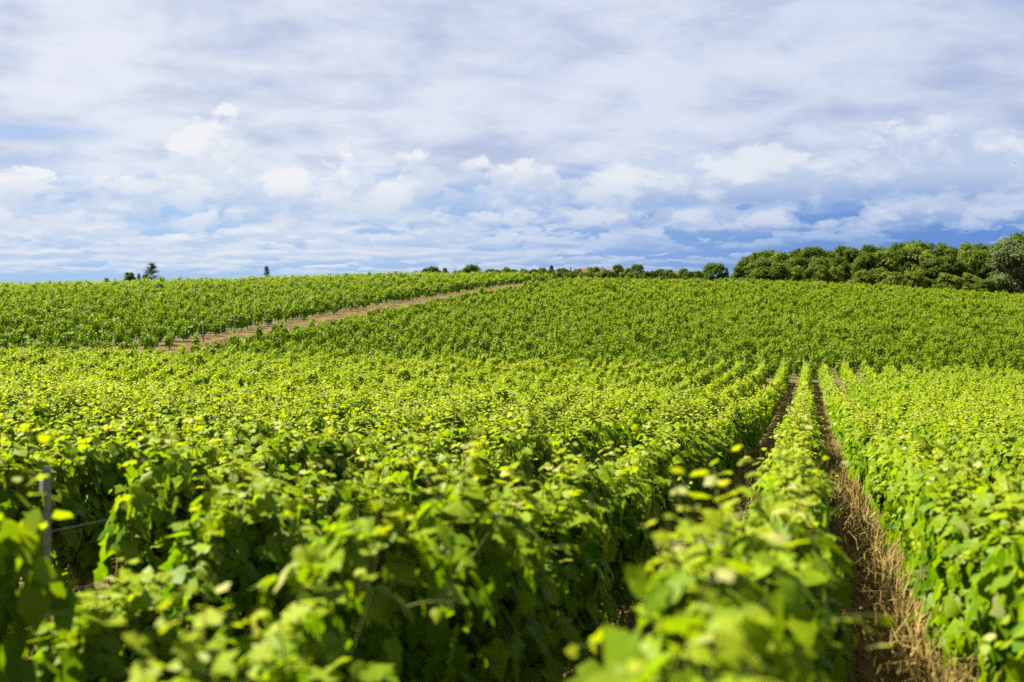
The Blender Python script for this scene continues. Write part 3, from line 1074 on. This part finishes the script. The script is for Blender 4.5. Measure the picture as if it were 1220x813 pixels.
# trees on the far horizon: column, top row, width, kind, description
H_TREES = [
    (508, 320, 11, 'oak', 'dark bushy tree, leftmost of the clump behind the left vineyard crest'),
    (517, 318, 13, 'oak', 'broad dark tree in the leftmost clump behind the crest, right of a bushy one'),
    (530, 319.5, 10, 'poplar', 'small dark tree closing the leftmost clump on the crest at right'),
    (548, 322.5, 9, 'oak', 'low bush peeping over the crest just left of a lone round tree'),
    (562, 316, 19, 'oak', 'lone round dark tree on the crest above the track top'),
    (584, 321, 15, 'oak', 'flat-topped dark tree right of the lone round tree'),
    (593, 322, 10, 'oak', 'small dark bush between the flat-topped tree and a brighter one'),
    (603, 319, 13, 'light', 'mid green pointed tree where the track meets the skyline'),
    (613, 321.5, 10, 'oak', 'low dark tree just right of the pointed tree over the track'),
    (624, 321, 13, 'light', 'mid green rounded tree on the horizon left of a wide hedge tree'),
    (636, 321.5, 14, 'oak', 'wide low dark tree on the horizon before the first house'),
    (646, 319.5, 14, 'oak', 'dark rounded tree directly left of a tall narrow one'),
    (657, 316.5, 9, 'poplar', 'tall narrow dark tree standing by the leftmost pale house'),
    (671, 320, 15, 'oak', 'broad dark tree between the narrow tree and a small fir'),
    (680, 317.5, 6, 'fir', 'small pointed fir rising between two broad trees on the horizon'),
    (688, 321, 12, 'oak', 'low dark tree left of the orange roofed houses'),
    (707, 318.5, 17, 'light', 'pale green tree rising behind the orange roofed houses'),
    (722, 322, 13, 'oak', 'dark low tree in front of the rightmost orange roof'),
    (737, 316, 14, 'oak', 'tall dark tree, left one of a pair beyond the houses'),
    (748, 320, 11, 'light', 'lower mid green tree between the tall pair beyond the houses'),
    (759, 315.5, 16, 'oak', 'tall dark tree, right one of a pair beyond the houses'),
    (772, 324, 12, 'oak', 'low hedge-like bush right of the tall tree pair'),
    (786, 321, 14, 'light', 'yellowish green tree on the horizon left of the red roofed farmhouse'),
    (797, 322, 11, 'oak', 'dark bush touching the red roofed farmhouse on its left'),
    (815, 320.5, 15, 'oak', 'dark tree directly behind the red roofed farmhouse'),
    (836, 324, 10, 'oak', 'low dark bush left of the big round oak'),
]
rng = np.random.default_rng(91)
for px, t, wd, key, lab in H_TREES:
    tree(px, t - 0.5, wd * 1.22, 535 + rng.uniform(-40, 60), key, lab, 'trees along the far horizon', 'horizon_tree')
for k, px in enumerate((577, 590, 599, 608, 619, 630, 641, 652, 664, 677, 685, 693, 701, 716, 729, 743, 754, 766, 779, 792, 803, 822, 829)):
    tree(px + rng.uniform(-2, 2), 323.6 + rng.uniform(-1.2, 1.4), rng.uniform(11, 19), 512 + rng.uniform(-8, 10), rng.choice(['oak', 'oak', 'light']),
         f'low hedge bush on the far horizon, {ordinal(k + 1)} from the left along the hedge line', 'hedge bushes along the far horizon', 'hedge_bush')
tree(851, 313.5, 33, 330, 'oak', 'big round dark oak standing alone left of the forest', None, 'oak_tree')
tree(866, 319, 7, 420, 'poplar', 'slim dark tree in the gap between the round oak and the forest', None, 'slender_tree')
# the group on the left skyline
tree(181, 316.5, 18, 520, 'cedar', 'tall tiered cedar on the left skyline', None, 'cedar_tree')
tree(154, 324.5, 15, 520, 'oak', 'low spreading dark tree left of the tall cedar on the skyline', None, 'spreading_tree')
tree(165.5, 325.5, 6, 525, 'poplar', 'small upright dark shrub between the two skyline cedars', None, 'skyline_shrub')
tree(173, 327, 9, 515, 'oak', 'dark shrub at the left foot of the tall cedar', None, 'skyline_shrub')
tree(192, 330, 9, 530, 'oak', 'low shrub at the right foot of the tall cedar', None, 'skyline_shrub')
tree(127, 331, 8, 530, 'oak', 'small rounded bush alone, leftmost on the skyline', None, 'skyline_shrub')
tree(318, 320, 9, 520, 'cedar', 'small lone conifer on the skyline above the left vineyard', None, 'conifer_tree')

# ------------------------------------------------------------------ houses among the far trees
MAT_WALL = rough_material('limewashed_wall', (0.20, 0.17, 0.13), (0.27, 0.235, 0.19), 0.8, 0.9, 0.1)
MAT_ROOF = rough_material('clay_roof_tiles', (0.060, 0.028, 0.016), (0.105, 0.050, 0.028), 2.0, 0.85, 0.5, 6, (1, 4, 1))
MAT_PANE = rough_material('dark_window', (0.02, 0.025, 0.03), (0.04, 0.045, 0.05), 1, 0.2, 0.0)


def house(px, eave, wpx, Y, rz, label, hgt=3.4, ridge=1.9, chimney=True):
    x = (px - 610) / FPX * Y
    ze = -(eave - HOR) / FPX * Y
    L = wpx / FPX * Y
    D = 6.5
    r = empty('house', (x, Y, ze - hgt), rz)
    tag(r, label, 'house', 'houses on the far horizon')
    gg = Geo()
    h = hgt
    a, b = L / 2, D / 2
    vs = [(-a, -b, -3), (a, -b, -3), (a, b, -3), (-a, b, -3), (-a, -b, h), (a, -b, h), (a, b, h), (-a, b, h), (-a, 0, h + ridge), (a, 0, h + ridge)]
    gg.add(vs, [(0, 1, 5, 4), (1, 2, 6, 9, 5), (2, 3, 7, 6), (3, 0, 4, 8, 7)])
    obj('wall', gg.mesh('house_wall'), MAT_WALL, r)
    gg = Geo()
    o_ = 0.35
    k = ridge / b
    for s in (-1, 1):
        e = s * (b + o_)
        ez = h - o_ * k + 0.03
        top = [(-a - o_, e, ez), (a + o_, e, ez), (a + o_, 0, h + ridge + 0.03), (-a - o_, 0, h + ridge + 0.03)]
        vs = top + [(p[0], p[1], p[2] + 0.16) for p in top]
        gg.add(vs, [(0, 1, 2, 3), (4, 5, 6, 7), (0, 1, 5, 4), (1, 2, 6, 5), (3, 0, 4, 7)])
    rf = obj('roof', gg.mesh('house_roof'), MAT_ROOF, r)
    if chimney:
        gg = Geo()
        gg.box((a * 0.6, 0.4, h + ridge + 0.3), (0.7, 0.6, 1.5))
        gg.box((a * 0.6, 0.4, h + ridge + 1.1), (0.85, 0.75, 0.12))
        obj('chimney', gg.mesh('house_chimney'), MAT_WALL, rf)
    for q in (-0.55, 0.0, 0.55):
        gg = Geo()
        gg.box((a * q, -b - 0.01, h * 0.62), (0.9, 0.06, 1.2))
        obj('window', gg.mesh('house_window'), MAT_PANE, r)


house(659, 327, 12, 610, 0.2, 'pale farmhouse at the foot of the tall narrow tree', 3.2, 1.4)
house(697, 324.4, 13, 606, -0.3, 'orange roofed house, left of two close together among the trees')
house(713, 324.2, 15, 612, 0.25, 'orange roofed house, right of two close together among the trees', 3.8, 2.0)
house(727, 325, 10, 604, -0.1, 'small tan house right of the orange roofed pair', 3.2, 1.5, False)
house(806, 327, 14, 600, 0.1, 'low red roofed farmhouse alone on the right horizon', 3.0, 1.6)

# ------------------------------------------------------------------ a bird in flight
bird_me = None
for bpx, bpy_, Y, rz, lab in ((1151, 276, 150.0, 0.6, 'small dark bird flying low above the forest'),
                              (1210, 195, 170.0, 1.1, 'small dark bird flying higher, in front of the cumulus at right')):
    bx, bz = (bpx - 610) / FPX * Y, -(bpy_ - HOR) / FPX * Y
    r = empty('bird', (bx, Y, bz), rz)
    tag(r, lab, 'bird', 'birds in flight')
    if bird_me is None:
        gg = Geo()
        gg.tube([(-0.17, 0, 0.0), (-0.1, 0, 0.01), (0.0, 0, 0.0), (0.12, 0, 0.0), (0.2, 0, 0.015), (0.25, 0, 0.01)], [0.02, 0.045, 0.055, 0.04, 0.035, 0.008], 8)
        gg.add([(-0.16, 0.015, 0), (-0.16, -0.015, 0), (-0.30, -0.06, 0), (-0.30, 0.06, 0)], [(0, 1, 2, 3)])
        for q in (-1, 1):
            top = [(0.10, q * 0.03, 0.03), (-0.06, q * 0.03, 0.03), (-0.02, q * 0.2, 0.13), (0.11, q * 0.19, 0.13), (-0.10, q * 0.42, 0.07), (0.04, q * 0.36, 0.09)]
            vs = top + [(p[0], p[1], p[2] - 0.012) for p in top]
            gg.add(vs, [(0, 1, 2, 3), (3, 2, 4, 5), (6, 7, 8, 9), (9, 8, 10, 11), (0, 3, 9, 6), (3, 5, 11, 9), (1, 2, 8, 7), (2, 4, 10, 8)])
        bird_me = gg.mesh('bird_body', True)
    obj('body', bird_me, rough_material('bird_feathers', (0.015, 0.015, 0.018), (0.04, 0.038, 0.035), 20, 0.7, 0.1), r)
